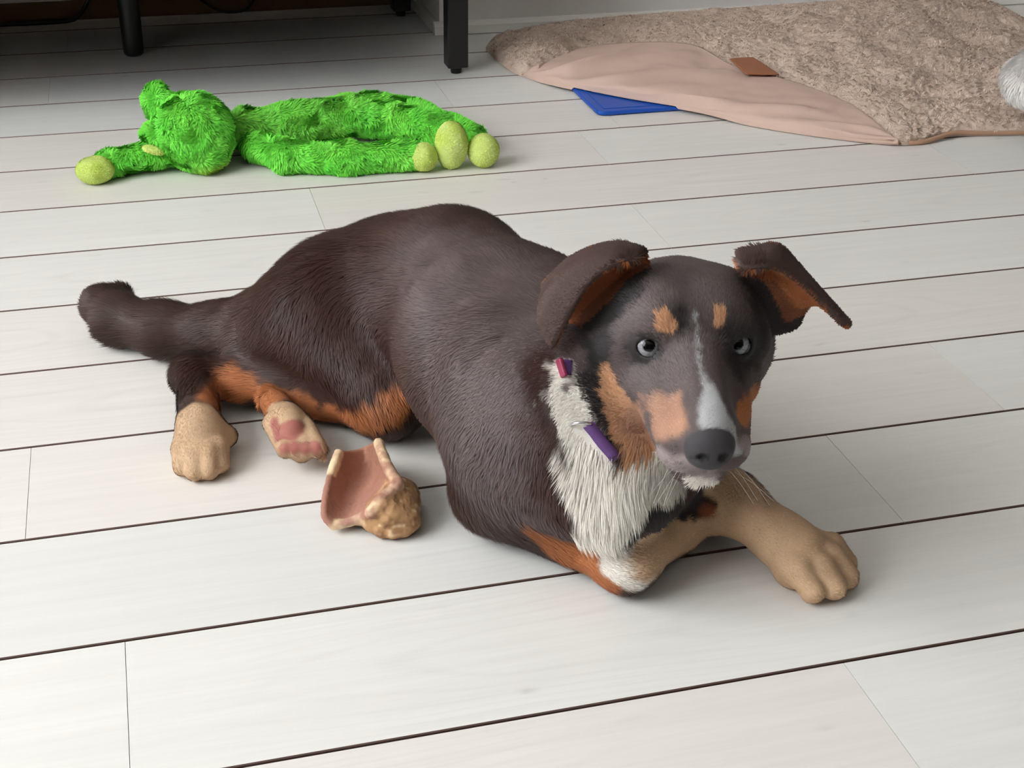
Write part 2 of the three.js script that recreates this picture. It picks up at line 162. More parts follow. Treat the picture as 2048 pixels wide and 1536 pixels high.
const dogGroups = [
  { k: 0.02, prims: [cone(J.chest, J.rib, 0.088, 0.09, 0.03), cone(J.rib, J.waist, 0.09, 0.074, 0.03), cone(J.waist, J.pelvis, 0.074, 0.0695, 0.05), cone(J.withers, J.rib, 0.05, 0.075, 0.03), cone(J.chest, J.sternum, 0.075, 0.056, 0.04), cone(J.shoulderL, J.chest, 0.054, 0.07, 0.04)] },
  { k: 0.02, prims: [ball(J.loin, 0.0735, 0.02)] },
  { k: 0.014, prims: [cone(J.pelvis, J.rump, 0.062, 0.048, 0.03), cone(J.hip, J.knee, 0.064, 0.046, 0.03), cone(J.hip, J.buttock, 0.056, 0.032, 0.03)] },
  { k: 0.02, prims: [cone(J.kneeLow, J.shankMid, 0.032, 0.026, 0.02), cone(J.shankMid, J.hock, 0.025, 0.019, 0.02), ball(add(J.hock, [-0.008, 0.002, -0.004]), 0.018, 0.012), ball([0.0449, 0.018, -1.1731], 0.0095, 0.012), cone(J.hock, J.foot, 0.02, 0.0195, 0.015)] },
  { k: 0.012, prims: paw(J.foot, dH, side(dH), 0.92, 0.74) },
  { k: 0.03, prims: [cone(J.tailA, J.tailB, 0.033, 0.0275, 0.02), cone(J.tailB, J.tailC, 0.0275, 0.026, 0.02), cone(J.tailC, J.tailD, 0.026, 0.024, 0.02), cone(J.tailD, J.tailE, 0.024, 0.021, 0.015), cone(J.tailE, J.tailF, 0.021, 0.014, 0.015)] },
  { k: 0.03, prims: [cone(J.shoulder, J.elbow, 0.07, 0.034, 0.03)] },
  { k: 0.014, prims: [cone(J.elbow, J.wrist, 0.033, 0.025, 0.02), ball(J.wrist, 0.027, 0.012), cone(J.wrist, J.pawR, 0.024, 0.021, 0.012), cone(J.pawR, J.toeR, 0.021, 0.017, 0.012)] },
  { k: 0.02, prims: [cone(J.shoulderL, J.elbowL, 0.046, 0.03, 0.03), cone(J.elbowL, J.foreL, 0.03, 0.024, 0.02), cone(J.foreL, J.wristL, 0.023, 0.022, 0.02)] },
  { k: 0.012, prims: paw(J.wristL, dL, side(dL), 1.04) },
  { k: 0.04, prims: [cone(J.neck, hd(0, -24, -62), 0.074, 0.056, 0.03), cone(J.withers, hd(0, -8, -75), 0.05, 0.044, 0.03)] },
  { k: 0.006, prims: [cone(J.soleTop, J.sole, 0.014, 0.017, 0.012), cone(J.sole, J.soleToe, 0.016, 0.012, 0.01), ell(add(J.sole, add(mul(soleOut, 0.0095), mul(soleAlong, 0.011))), [0.0135, 0.0115, 0.0125], 0.003), ...soleToes.map((p) => ball(add(p, mul(soleOut, 0.0095)), 0.0066, 0.0015)), ...[-1.5, -0.5, 0.5, 1.5].map((q) => cone(add(J.sole, mul(HX, q * 0.0095)), add(J.soleToe, add(mul(HX, q * 0.0098), [0, 0.004, 0.004])), 0.0095, 0.0092, 0.003))] },
  { k: 0.012, prims: [ell(hd(0, 2, -50), mm(56, 39, 56), 0.02, HA), cone(hd(-20, 14, -14), hd(-30, 15, -50), 0.021, 0.025, 0.02), cone(hd(20, 14, -14), hd(30, 15, -50), 0.021, 0.025, 0.02), ball(hd(-27, 11, -10), 0.016, 0.012), ball(hd(27, 11, -10), 0.016, 0.012),
      cone(hd(-47, -8, -26), hd(-51, -24, -60), 0.0175, 0.026, 0.02), cone(hd(47, -8, -26), hd(51, -24, -60), 0.0175, 0.026, 0.02), cone(hd(-34, -38, -14), hd(-43, -42, -55), 0.022, 0.032, 0.02), cone(hd(34, -38, -14), hd(41, -42, -55), 0.022, 0.03, 0.02),
      cone(hd(0, -7, 0), hd(-1, -28, 70), 0.024, 0.017, 0.012), cone(hd(-18, -35, 12), hd(-16.5, -52, 61), 0.0285, 0.0205, 0.012), cone(hd(17, -35, 12), hd(13, -52, 61), 0.0275, 0.02, 0.012), ball(hd(-1, -36, 70), 0.018, 0.01)] },
  { k: 0.003, prims: [cone(hd(-8, -66, -6), hd(-11, -70, 53), 0.025, 0.014, 0.01), cone(hd(8, -66, -6), hd(7, -70, 53), 0.025, 0.014, 0.01), ball(hd(-2, -72, 58), 0.0135, 0.012)] },
  { k: 0.003, prims: [ell(hd(-2, -43.5, 83), mm(18, 17.5, 11.5), 0.004, HA)], carve: [ell(hd(-9.6, -47, 95), mm(4.2, 3.8, 6), 0.0015, HA), ell(hd(6.2, -47, 95), mm(4.2, 3.8, 6), 0.0015, HA), ell(hd(-14.8, -50, 91), mm(3.5, 1.5, 4), 0.0015, HA), ell(hd(11.2, -50, 91), mm(3.5, 1.5, 4), 0.0015, HA), ell(hd(-2, -58, 94), mm(0.8, 10, 3.5), 0.001, HA)] },
  ...[0, 1].map((i) => ({ k: 0.005, prims: [ball(eyeC[i], 0.0122, 0)], carve: [ell(add(eyeC[i], mul(lidAxes[i][2], 0.012)), mm(9.3, 7.4, 14), 0.001, lidAxes[i])] })),
  { k: 0.008, prims: earSheets.slice(0, 2) }, { k: 0.008, prims: earSheets.slice(2) },
];
const dogFieldObj = fieldOf(dogGroups), dogField = dogFieldObj.at;

// ---------- the room ----------
const XL = -1.6, XR = 3.4, ZB = -2.65, ZF = 2.4, RH = 2.5;
const wallMat = std({ color: 0xdedbd8, roughness: 0.9 }), dimWall = std({ color: 0x6b665f, roughness: 0.9 }), trimMat = std({ color: 0xe6e4df, roughness: 0.55 }), alcoveMat = std({ color: 0x6e5238, roughness: 0.8 });
const woods = [0, 1, 2, 3].map((s) => dataTex(1024, 170, (x, y) => {
  const u = x / 1024 * 0.963, v = y / 170 * 0.16, o = s * 31.7;
  let g = 1.6 * fbm(u * 4 + o, v * 160 + o, 1, 4) + 1.1 * fbm(u * 14 + o, v * 520, 3, 3);
  const warp = 0.02 * fbm(u * 5 + o, v * 14, 4, 2), rings = Math.sin(((v - 0.08) * (v - 0.08) * 260 + (u - 0.25 - s * 0.17) * (s % 2 ? 2.2 : -1.6) + warp * 20) * 26), fig = Math.max(0, rings) ** 3 * sstep(0.32, 0.08, Math.abs(u - 0.3 - s * 0.13)) * 1.0;
  let k = 0; const rr = rng(s * 77 + 5); for (let i = 0; i < 7; i++) { const ku = rr() * 0.963, kv = 0.015 + rr() * 0.13, a = 0.003 + rr() * 0.012, b = 0.0016 + rr() * 0.0022, st = rr(); const q = ((u - ku) / a) ** 2 + ((v - kv - 0.002 * noise(u * 80, i)) / b) ** 2; k += Math.exp(-q) * (2 + st * 15) * (0.75 + 0.25 * noise(u * 400, v * 700, i)); }
  const t = -g * 2.6 - fig * 3.5 - k * 1.6 + 2.4 * fbm(u * 3, v * 9 + o, 9, 2);
  return [226 + t + (s === 1 ? 2 : 0), 225 + t, 221 + t * 1.05 - (s === 1 ? 2 : 0)];
}));
const plankMats = woods.map((map, i) => phys({ map, roughness: 0.5, specularIntensity: 0.5 })), grooveMat = std({ color: 0x5e4640, roughness: 0.8 });
const tints = [0xffffff, 0xfbfbfb, 0xfdfaf8, 0xf9fafb]; plankMats.forEach((m, i) => m.color.set(tints[i]));
function plankGeo(L, uOff) {                                       // bevelled along its long edges; group 0 is the face, group 1 the dark groove sides
  const w = 0.16, b = 0.0009, gap = 0.001, e = 0.00025, t = 0.012, x0 = e, x1 = L - e, z0 = gap, z1 = w - gap, P = [], U = [], I = [[], []];
  const q = (k, ...p) => { const s = P.length / 3; for (const v of p) { P.push(...v); U.push((v[0] + uOff) / 0.963, v[2] / 0.16); } I[k].push(s, s + 1, s + 2, s, s + 2, s + 3); };
  q(0, [x0, 0, z1 - b], [x1, 0, z1 - b], [x1, 0, z0 + b], [x0, 0, z0 + b]);
  q(1, [x0, -b, z1], [x1, -b, z1], [x1, 0, z1 - b], [x0, 0, z1 - b]); q(1, [x0, -t, z1], [x1, -t, z1], [x1, -b, z1], [x0, -b, z1]);
  q(1, [x1, -b, z0], [x0, -b, z0], [x0, 0, z0 + b], [x1, 0, z0 + b]); q(1, [x1, -t, z0], [x0, -t, z0], [x0, -b, z0], [x1, -b, z0]);
  q(0, [x0, -t, z0], [x0, -t, z1], [x0, 0, z1 - b], [x0, 0, z0 + b]); q(0, [x1, -t, z1], [x1, -t, z0], [x1, 0, z0 + b], [x1, 0, z1 - b]);
  const g = new THREE.BufferGeometry(); g.setAttribute('position', new THREE.Float32BufferAttribute(P, 3)); g.setAttribute('uv', new THREE.Float32BufferAttribute(U, 2)); g.setIndex([...I[0], ...I[1]]); g.addGroup(0, I[0].length, 0); g.addGroup(I[0].length, I[1].length, 1); g.computeVertexNormals(); return g;
}
const floor = new THREE.Group(); floor.name = 'floor'; floor.userData.kind = 'structure'; scene.add(floor);
part('subfloor', box(XR - XL + 0.3, 0.05, ZF - ZB + 0.75, (XL + XR) / 2, -0.0371, (ZF + ZB) / 2 - 0.225), grooveMat, floor);
{
  const r = rng(11), cache = new Map(), joints = { '-1': -0.059, '-2': 0.477, 1: -0.139, 5: 0.216, 10: 0.125, 9: -0.147, 7: 0.737, 0: 0.62, 2: 0.35, 3: -0.62, 4: 0.64, 6: -0.3, 8: 0.5 };
  for (let k = -21; k <= 12; k++) {                                // row k lies between the seams k and k + 1, counted away from the viewer
    const zn = -0.9074 - k * 0.16, zf = zn - 0.16; let j0 = joints[k] ?? r() * 0.963; while (j0 > XL - 0.1) j0 -= 0.963;
    for (let x = j0; x < XR; x += 0.963) {
      const a = Math.max(x, XL - 0.05), L = Math.min(x + 0.963, XR + 0.05) - a; if (L < 0.01) continue;
      const off = a - x, key = L.toFixed(4) + off.toFixed(4); if (!cache.has(key)) cache.set(key, plankGeo(L, off));
      const m = part('plank', cache.get(key), [plankMats[Math.floor(r() * 4)], grooveMat], floor); m.position.set(a, 0, zf);
    }
  }
}
const wt = 0.15;
struct('wall_back', box(XR - 0.577 + wt, RH, 0.4, (XR + wt + 0.577) / 2, RH / 2 - 0.0, ZB - 0.2), wallMat);
struct('wall_alcove', box(0.577 - XL + wt, RH, wt, (0.577 + XL - wt) / 2, RH / 2, -2.905 - wt / 2), alcoveMat);
struct('wall_right', box(wt, RH, ZF - ZB + wt, XR + wt / 2, RH / 2, (ZF + ZB + wt) / 2), dimWall);
struct('wall_front', box(XR - XL + 2 * wt, RH, wt, (XL + XR) / 2, RH / 2, ZF + wt / 2), dimWall);
struct('ceiling', box(XR - XL + 2 * wt, wt, ZF - ZB + 0.7, (XL + XR) / 2, RH + wt / 2, (ZF + ZB) / 2 - 0.15), std({ color: 0xd6d4d0, roughness: 0.95 }));
const WZ0 = -1.75, WZ1 = 0.35, WY0 = 0.75, WY1 = 2.35;               // the wide window in the left wall
struct('wall_left', mergeGeometries([box(wt, RH, WZ0 - ZB + 0.4, XL - wt / 2, RH / 2, (WZ0 + ZB - 0.4) / 2), box(wt, RH, ZF - WZ1 + wt, XL - wt / 2, RH / 2, (WZ1 + ZF + wt) / 2), box(wt, WY0, WZ1 - WZ0, XL - wt / 2, WY0 / 2, (WZ0 + WZ1) / 2), box(wt, RH - WY1, WZ1 - WZ0, XL - wt / 2, (RH + WY1) / 2, (WZ0 + WZ1) / 2)]), wallMat);
struct('window_1', mergeGeometries([box(0.06, 0.06, WZ1 - WZ0, XL - 0.08, WY0 + 0.03, (WZ0 + WZ1) / 2), box(0.06, 0.06, WZ1 - WZ0, XL - 0.08, WY1 - 0.03, (WZ0 + WZ1) / 2), ...[WZ0 + 0.03, (WZ0 + WZ1) / 2, WZ1 - 0.03].map((z) => box(0.06, WY1 - WY0, 0.06, XL - 0.08, (WY0 + WY1) / 2, z))]), trimMat);
struct('baseboard_back', (() => { const s = new THREE.Shape([[0, 0], [0.013, 0], [0.013, 0.016], [0.008, 0.022], [0, 0.023]].map((p) => new THREE.Vector2(...p))); const g = new THREE.ExtrudeGeometry(s, { depth: XR - 0.565, bevelEnabled: false }); g.rotateY(-Math.PI / 2); g.scale(-1, 1, 1); const i = g.index; g.translate(0.565, 0.0015, ZB); if (i) g.index = i; else { const p = g.attributes.position.array; for (let t = 0; t < p.length; t += 9) for (let k = 0; k < 3; k++) { const q = p[t + 3 + k]; p[t + 3 + k] = p[t + 6 + k]; p[t + 6 + k] = q; } } g.computeVertexNormals(); return g; })(), trimMat);
struct('baseboard_alcove', box(0.012, 0.022, 0.24, 0.571, 0.0125, -2.775), trimMat);

// ---------- low bench over the alcove ----------
const blackMetal = std({ color: 0x0a0a0b, roughness: 0.42 }), rubber = std({ color: 0x070707, roughness: 0.8 });
{
  const t = thing('bench', 'low bench on black legs casting a dark shadow in front of the wall recess', 'bench', [-0.02, 0, -2.6]);
  part('seat', box(2.11, 0.14, 0.64, -0.47, 0.262, 0.055, 0.01), std({ color: 0x2a1d16, roughness: 0.7 }), t);
  for (const [x, z] of [[0.569, 0.213], [0.552, -0.213], [-1.49, 0.213], [-1.49, -0.213]]) { const l = part('leg', box(0.037, 0.183, 0.037, x, 0.1035, z, 0.003), blackMetal, t, 'square black metal leg'); const f = new THREE.CylinderGeometry(0.011, 0.009, 0.012, 20); f.translate(x, 0.006, z); part('rubber_foot', f, rubber, l); }
  part('added_end_panel', box(0.025, 0.183, 0.45, -1.5, 0.1035, 0, 0.004), std({ color: 0x2a1d16, roughness: 0.7 }), t);  // unseen panel, added to keep light from under the bench
  const g = new THREE.LatheGeometry([[0, 0], [0.013, 0], [0.0175, 0.004], [0.0185, 0.01], [0.02, 0.193], [0, 0.193]].map((p) => new THREE.Vector2(...p)), 28); g.translate(0.018, 0, -0.02); part('leg', g, blackMetal, t, 'round black middle leg');
}
{
  const t = thing('rod_frame', 'thin bent black rod frame standing at the back under the bench', 'frame', [-0.3, 0, -2.8]);
  const rod = (pts, k = 0.0045) => tube(pts, k, 80, 8);
  part('front_rod', rod([[-0.6, 0.005, -0.08], [-0.02, 0.005, -0.08], [0.165, 0.005, -0.08], [0.192, 0.008, -0.08], [0.207, 0.02, -0.08], [0.232, 0.06, -0.08], [0.29, 0.16, -0.08]]), blackMetal, t);
  part('rear_rod', rod([[0.38, 0.1, -0.099], [0.43, 0.04, -0.099], [0.465, 0.012, -0.099], [0.485, 0.004, -0.099], [0.52, 0.004, -0.099], [0.535, 0.012, -0.099], [0.555, 0.04, -0.099], [0.59, 0.1, -0.099]], 0.003), blackMetal, t);
}

// ---------- green plush toy ----------
{
  const base = [0.1537, 0, -2.0711], t = thing('plush_toy', 'long-limbed green plush animal with pale hands and feet lying face down on the white floor', 'toy', base);
  const hC = [0.0683, 0.056, -1.9898], eA = [0.0228, 0.092, -2.0202], eB = [0.0213, 0.052, -1.985], e2 = [0.0106, 0.04, -1.9609];
  const shapes = {
    body: [cone([0.1463, 0.036, -2.0442], [0.2285, 0.038, -2.0441], 0.024, 0.0275, 0.02), cone([0.2285, 0.038, -2.0441], [0.3063, 0.042, -2.0542], 0.0275, 0.03, 0.02), cone([0.1183, 0.035, -2.0202], [0.1458, 0.036, -2.0395], 0.02, 0.026, 0.02)],
    head: [ell(hC, [0.056, 0.053, 0.056], 0.01), ball(add(hC, [0.012, -0.02, 0.02]), 0.034, 0.02)],
    leg: [cone([0.3018, 0.042, -2.0501], [0.3743, 0.03, -2.0472], 0.028, 0.024, 0.015), cone([0.3743, 0.03, -2.0472], [0.4364, 0.028, -1.9903], 0.024, 0.023, 0.015)],
    legB: [cone([0.3432, 0.034, -2.1134], [0.4143, 0.028, -2.0702], 0.024, 0.021, 0.015), cone([0.4143, 0.028, -2.0702], [0.4764, 0.024, -1.9624], 0.021, 0.019, 0.015)],
    arm: [cone([0.1532, 0.028, -1.9873], [0.1961, 0.024, -1.9401], 0.019, 0.021, 0.015), cone([0.1961, 0.024, -1.9401], [0.2794, 0.022, -1.9162], 0.021, 0.021, 0.015), cone([0.2794, 0.022, -1.9162], [0.371, 0.021, -1.9074], 0.021, 0.019, 0.015)],
    armB: [cone([0.0401, 0.03, -1.984], [-0.0555, 0.02, -1.9733], 0.019, 0.0175, 0.015)],
    ear: [ell(eA, [0.021, 0.027, 0.012], 0.01, [norm([0.95, 0, 0.3]), [0, 1, 0], norm([-0.3, 0, 0.95])]), cone(add(eA, [0.004, -0.008, 0]), mix(eA, hC, 0.5), 0.016, 0.02, 0.015)],
    earB: [ell(eB, [0.023, 0.024, 0.018], 0.01), cone(eB, mix(eB, hC, 0.45), 0.018, 0.02, 0.012)],
    lining: [ell(e2, [0.017, 0.0055, 0.013], 0.01, [norm([0.95, -0.3, 0]), norm([0.3, 0.95, 0]), [0, 0, 1]])],
    hand: [ell([0.3873, 0.0215, -1.9001], [0.022, 0.021, 0.022], 0.01)], handB: [ell([-0.0729, 0.0195, -1.9532], [0.027, 0.0195, 0.022], 0.01)],
    foot: [ell([0.4301, 0.036, -1.9015], [0.0245, 0.036, 0.022], 0.01)], footB: [ell([0.4775, 0.025, -1.8987], [0.0235, 0.025, 0.022], 0.01)],
  };
  const mat = std({ vertexColors: true, roughness: 0.9 }), G = {}, green = lin(0x80de4a), deep = lin(0x50c834), pale = lin(0xc2d860), palest = lin(0xcfe08a), mustard = lin(0x9aa52a);
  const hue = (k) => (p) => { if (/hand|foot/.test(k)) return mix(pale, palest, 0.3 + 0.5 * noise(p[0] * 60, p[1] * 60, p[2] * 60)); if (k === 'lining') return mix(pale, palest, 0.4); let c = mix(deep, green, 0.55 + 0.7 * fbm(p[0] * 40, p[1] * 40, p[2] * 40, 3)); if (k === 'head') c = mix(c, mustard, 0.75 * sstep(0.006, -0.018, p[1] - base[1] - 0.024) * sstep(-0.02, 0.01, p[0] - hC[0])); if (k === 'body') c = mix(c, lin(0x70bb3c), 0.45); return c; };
  const furs = [], parts = {};
  for (const [k, prims] of Object.entries(shapes)) {
    const F = fieldOf([{ k: 0, prims }]), pts = prims.flatMap((p) => p); let lo = [9, 9, 9], hi = [-9, -9, -9];
    for (let x = -0.3; x < 0.7; x += 0.01) for (let z = -2.3; z < -1.8; z += 0.01) for (let y = 0; y < 0.15; y += 0.01) if (F.at(x, y, z) < 0.012) { const q = [x, y, z]; for (let i = 0; i < 3; i++) { lo[i] = Math.min(lo[i], q[i]); hi[i] = Math.max(hi[i], q[i]); } }
    const g = meshField(F, lo.map((v) => v - 0.015), hi.map((v) => v + 0.015), 0.0025, /hand|foot|lining/.test(k) ? null : (x, y, z) => 0.0032 * fbm(x * 75, y * 75, z * 75, 2)), short = /hand|foot|lining/.test(k);
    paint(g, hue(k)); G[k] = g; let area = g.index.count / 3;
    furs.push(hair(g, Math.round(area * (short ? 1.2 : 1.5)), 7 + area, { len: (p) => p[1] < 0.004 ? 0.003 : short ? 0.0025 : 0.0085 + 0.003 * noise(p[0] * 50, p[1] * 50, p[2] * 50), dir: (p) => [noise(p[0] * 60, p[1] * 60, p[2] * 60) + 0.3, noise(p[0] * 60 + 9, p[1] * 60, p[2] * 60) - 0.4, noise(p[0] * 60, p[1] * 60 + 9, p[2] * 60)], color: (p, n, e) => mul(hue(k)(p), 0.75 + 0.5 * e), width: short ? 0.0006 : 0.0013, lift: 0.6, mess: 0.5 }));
    shift(g, base);
  }
  const head = part('head', G.head, mat, t), body = part('body', G.body, mat, t), la = part('leg', G.leg, mat, t), lb = part('leg', G.legB, mat, t), aa = part('arm', G.arm, mat, t), ab = part('arm', G.armB, mat, t);
  part('ear', G.ear, mat, head); part('ear', G.earB, mat, head); part('ear_lining', G.lining, mat, head, 'pale green ear lining'); part('foot', G.foot, mat, la, 'pale lime foot'); part('foot', G.footB, mat, lb, 'pale lime foot'); part('hand', G.hand, mat, aa, 'pale lime hand'); part('hand', G.handB, mat, ab, 'pale lime hand');
  const fur = part('fur', shift(mergeGeometries(furs), base), std({ vertexColors: true, roughness: 0.75 }), t); fur.userData.kind = 'stuff';
}

// ---------- fleece blanket, blue mat, white cushion ----------
function slab(f, nu, nv, th, uvs = 1) {                            // closed sheet of thickness th under the surface f(u, v)
  const P = [], U = [], I = [], W = nu + 1;
  for (let s = 0; s < 2; s++) for (let j = 0; j <= nv; j++) for (let i = 0; i <= nu; i++) { const p = f(i / nu, j / nv); const fl = p[0] > 0.715 && p[0] < 1.225 && p[2] < -2.083 && p[2] > -2.515 ? 0.0105 : 0.0012; P.push(p[0], s ? Math.max(fl, p[1] - th) : Math.max(fl + 0.001, p[1]), p[2]); U.push(p[0] * uvs, p[2] * uvs); }
  const B = W * (nv + 1), at = (s, i, j) => s * B + j * W + i;
  for (let j = 0; j < nv; j++) for (let i = 0; i < nu; i++) { const a = at(0, i, j), b = at(0, i + 1, j), c = at(0, i + 1, j + 1), d = at(0, i, j + 1); I.push(a, b, c, a, c, d, a + B, c + B, b + B, a + B, d + B, c + B); }
  const rim = (a, b) => I.push(a, a + B, b, b, a + B, b + B);
  for (let i = 0; i < nu; i++) { rim(at(0, i, 0), at(0, i + 1, 0)); rim(at(0, i + 1, nv), at(0, i, nv)); } for (let j = 0; j < nv; j++) { rim(at(0, 0, j + 1), at(0, 0, j)); rim(at(0, nu, j), at(0, nu, j + 1)); }
  const g = new THREE.BufferGeometry(); g.setAttribute('position', new THREE.Float32BufferAttribute(P, 3)); g.setAttribute('uv', new THREE.Float32BufferAttribute(U, 2)); g.setIndex(I); g.computeVertexNormals(); return g;
}
function worley(x, y) { const i = Math.floor(x), j = Math.floor(y); let d = 9; for (let a = -1; a <= 1; a++) for (let b = -1; b <= 1; b++) { const u = i + a + h3(i + a, j + b, 1) - x, v = j + b + h3(i + a, j + b, 2) - y; d = Math.min(d, u * u + v * v); } return Math.sqrt(d); }
{
  const base = [0.9996, 0, -2.1211], t = thing('blanket', 'rumpled beige fleece pet blanket with its smooth underside turned up along the front edge', 'blanket', base);
  const fleece = patch([
    [[0.636, 0.004, -2.5135], [0.6578, 0.006, -2.3357], [0.7768, 0.022, -2.3471], [0.8952, 0.028, -2.3608], [0.9754, 0.028, -2.33], [0.9994, 0.026, -2.2133], [1.0676, 0.022, -2.1141], [1.1147, 0.018, -1.9859], [1.1268, 0.008, -1.8592], [1.1665, 0.006, -1.849], [1.2327, 0.011, -1.8664], [1.3503, 0.009, -1.8491], [1.4914, 0.009, -1.8255]],
    [[0.6365, 0.01, -2.512], [0.6742, 0.028, -2.3467], [0.8044, 0.032, -2.4351], [0.9203, 0.036, -2.4316], [1.0187, 0.036, -2.4037], [1.0457, 0.034, -2.279], [1.1071, 0.034, -2.1615], [1.1577, 0.03, -2.0553], [1.1581, 0.026, -1.9025], [1.1912, 0.022, -1.882], [1.2577, 0.024, -1.8975], [1.3765, 0.022, -1.8938], [1.5198, 0.02, -1.8688]],
    [[0.647, 0.015, -2.5269], [0.7229, 0.032, -2.4522], [0.8356, 0.034, -2.5019], [0.9605, 0.034, -2.5144], [1.0678, 0.034, -2.5], [1.1448, 0.034, -2.415], [1.2312, 0.034, -2.3379], [1.2861, 0.036, -2.2479], [1.3209, 0.034, -2.1477], [1.3608, 0.032, -2.1144], [1.4148, 0.032, -2.0901], [1.5069, 0.028, -2.0783], [1.6586, 0.02, -2.0615]],
    [[0.6662, 0.014, -2.5638], [0.7392, 0.024, -2.5774], [0.8629, 0.031, -2.5863], [0.986, 0.036, -2.5847], [1.1152, 0.036, -2.5913], [1.2458, 0.038, -2.5943], [1.3777, 0.04, -2.5935], [1.4919, 0.042, -2.597], [1.6095, 0.034, -2.5994], [1.6921, 0.026, -2.6177], [1.7639, 0.018, -2.6061], [1.7532, 0.014, -2.4154], [1.7622, 0.012, -2.2025]],
  ]);
  const pile = (p) => { const x = p[0], z = p[2], w = worley(x * 95 + 0.6 * noise(x * 60, z * 60), z * 95), w2 = worley(x * 190, z * 190); return 0.0052 * (0.6 - w) + 0.0016 * (0.5 - w2) + 0.008 * noise(x * 15, z * 15, 2) + 0.004 * noise(x * 27, z * 27, 4) + 0.003 * noise(x * 38, z * 38, 5); };
  const cl = [lin(0xc6b1a1), lin(0xb5a291), lin(0xd6c3b4)];
  const fg = slab((u, v) => { const p = fleece(u, v), e = Math.min(1, v * 14, (1 - v) * 14, u * 30); return add(p, [0.002 * noise(p[0] * 120, p[2] * 120) * e, pile(p) * e, 0.002 * noise(p[0] * 120, p[2] * 120, 9) * e]); }, 520, 300, 0.016);
  paint(fg, (p) => { const a = fbm(p[0] * 9, p[2] * 9, 1, 3), b = fbm(p[0] * 70, p[2] * 70, 3, 2); return mix(mix(cl[0], cl[1], clamp(0.3 + a)), cl[2], clamp(0.25 + b * 0.8)); });
  const strands = hair(fg, 110000, 91, { weight: (p, n) => (n[1] > 0.2 ? 1 : 0), len: (p) => 0.0055, dir: (p) => [noise(p[0] * 160, p[2] * 160), 0, noise(p[0] * 160, p[2] * 160, 4)], color: (p, n, e) => mul(mix(cl[0], cl[2], e), 0.9 + 0.25 * e), width: 0.0008, lift: 0.35, mess: 1.1 });
  part('fleece', shift(fg, base), std({ vertexColors: true, roughness: 1 }), t, 'curly beige fleece');
  const pm = part('pile', shift(strands, base), std({ vertexColors: true, roughness: 1 }), t); pm.userData.kind = 'stuff';
  const flap = patch([
    [[0.6563, 0.004, -2.3368], [0.7059, 0.011, -2.2363], [0.7829, 0.013, -2.145], [0.8808, 0.012, -2.054], [0.9404, 0.007, -1.9873], [1.0139, 0.005, -1.9208], [1.0968, 0.004, -1.8632], [1.1322, 0.005, -1.8523]],
    [[0.6658, 0.012, -2.3318], [0.7162, 0.026, -2.2366], [0.7964, 0.03, -2.1511], [0.8883, 0.03, -2.0678], [0.9499, 0.024, -1.9971], [1.0228, 0.02, -1.9255], [1.0965, 0.014, -1.8624], [1.126, 0.011, -1.8429]],
    [[0.6735, 0.02, -2.3239], [0.7463, 0.034, -2.2962], [0.8386, 0.04, -2.2416], [0.9242, 0.04, -2.1729], [0.9802, 0.036, -2.0731], [1.0549, 0.03, -1.9761], [1.1067, 0.02, -1.8866], [1.1221, 0.013, -1.8426]],
    [[0.6813, 0.026, -2.3134], [0.7845, 0.034, -2.3787], [0.8965, 0.041, -2.3667], [0.9767, 0.041, -2.3288], [0.998, 0.039, -2.1953], [1.0656, 0.035, -2.0934], [1.1116, 0.028, -1.9757], [1.1206, 0.014, -1.8496]],
  ]);
  const foldLines = [[0.04, 0.25, 0.3, 0.98, 0.011], [0.16, 0.3, 0.36, 0.62, 0.006], [0.3, 0.05, 0.52, 0.42, 0.012], [0.5, 0.3, 0.75, 0.62, 0.006], [0.42, 0.55, 0.6, 0.95, 0.007], [0.7, 0.35, 0.92, 0.7, 0.005]], crease = (u, v, x, z) => { let h = 0.004 * noise(x * 14, z * 18, 3) + 0.0015 * noise(x * 40, z * 46, 8); for (const [a, b, c, e, k] of foldLines) { const dx = c - a, dy = (e - b) * 0.35, t = clamp(((u - a) * dx + (v - b) * 0.35 * dy) / (dx * dx + dy * dy)), w = Math.hypot(u - a - dx * t, (v - b) * 0.35 - dy * t), m = Math.sin(Math.PI * clamp(t * 0.9 + 0.05)); h += 1.7 * k * m * (Math.exp(-((w / 0.022) ** 2)) - 0.6 * Math.exp(-((w / 0.05) ** 2))); } return h; };
  const weave = dataTex(256, 256, (x, y) => { const k = 255 * (0.5 + 0.2 * Math.sin(x * Math.PI / 4) * Math.sin(y * Math.PI / 4) + 0.25 * noise(x * 0.4, y * 0.4)); return [k, k, k]; }, false);
  const smooth = std({ color: 0xcbb0a2, roughness: 0.95, bumpMap: weave, bumpScale: 0.0003 });
  part('folded_edge', shift(slab((u, v) => { const p = flap(u, v), e = Math.min(1, v * 5, (1 - v) * 5, u * 8, (1 - u) * 8); return add(p, [0, crease(u, v, p[0], p[2]) * Math.max(0, e), 0]); }, 200, 60, 0.006, 12), base), smooth, t, 'smooth beige underside');
  part('piping', shift(tube([[1.1187, 0.004, -1.8559], [1.1634, 0.004, -1.846], [1.1963, 0.006, -1.8523], [1.231, 0.009, -1.8628], [1.2717, 0.006, -1.8631], [1.3523, 0.005, -1.8508], [1.4952, 0.005, -1.8294]], 0.0038, 90, 10), base), std({ color: 0xb58f76, roughness: 0.9 }), t, 'tan edge piping');
  const lab = patch([[[0.9927, 0.043, -2.1322], [1.0181, 0.043, -2.1237], [1.0481, 0.042, -2.1208]], [[0.9981, 0.046, -2.2146], [1.0195, 0.046, -2.2166], [1.0416, 0.046, -2.2152]]]);
  part('label_tag', shift(slab((u, v) => lab(u, v), 12, 8, 0.0022), base), std({ color: 0x9a5f3e, roughness: 0.6 }), t, 'brown leather tag');
}
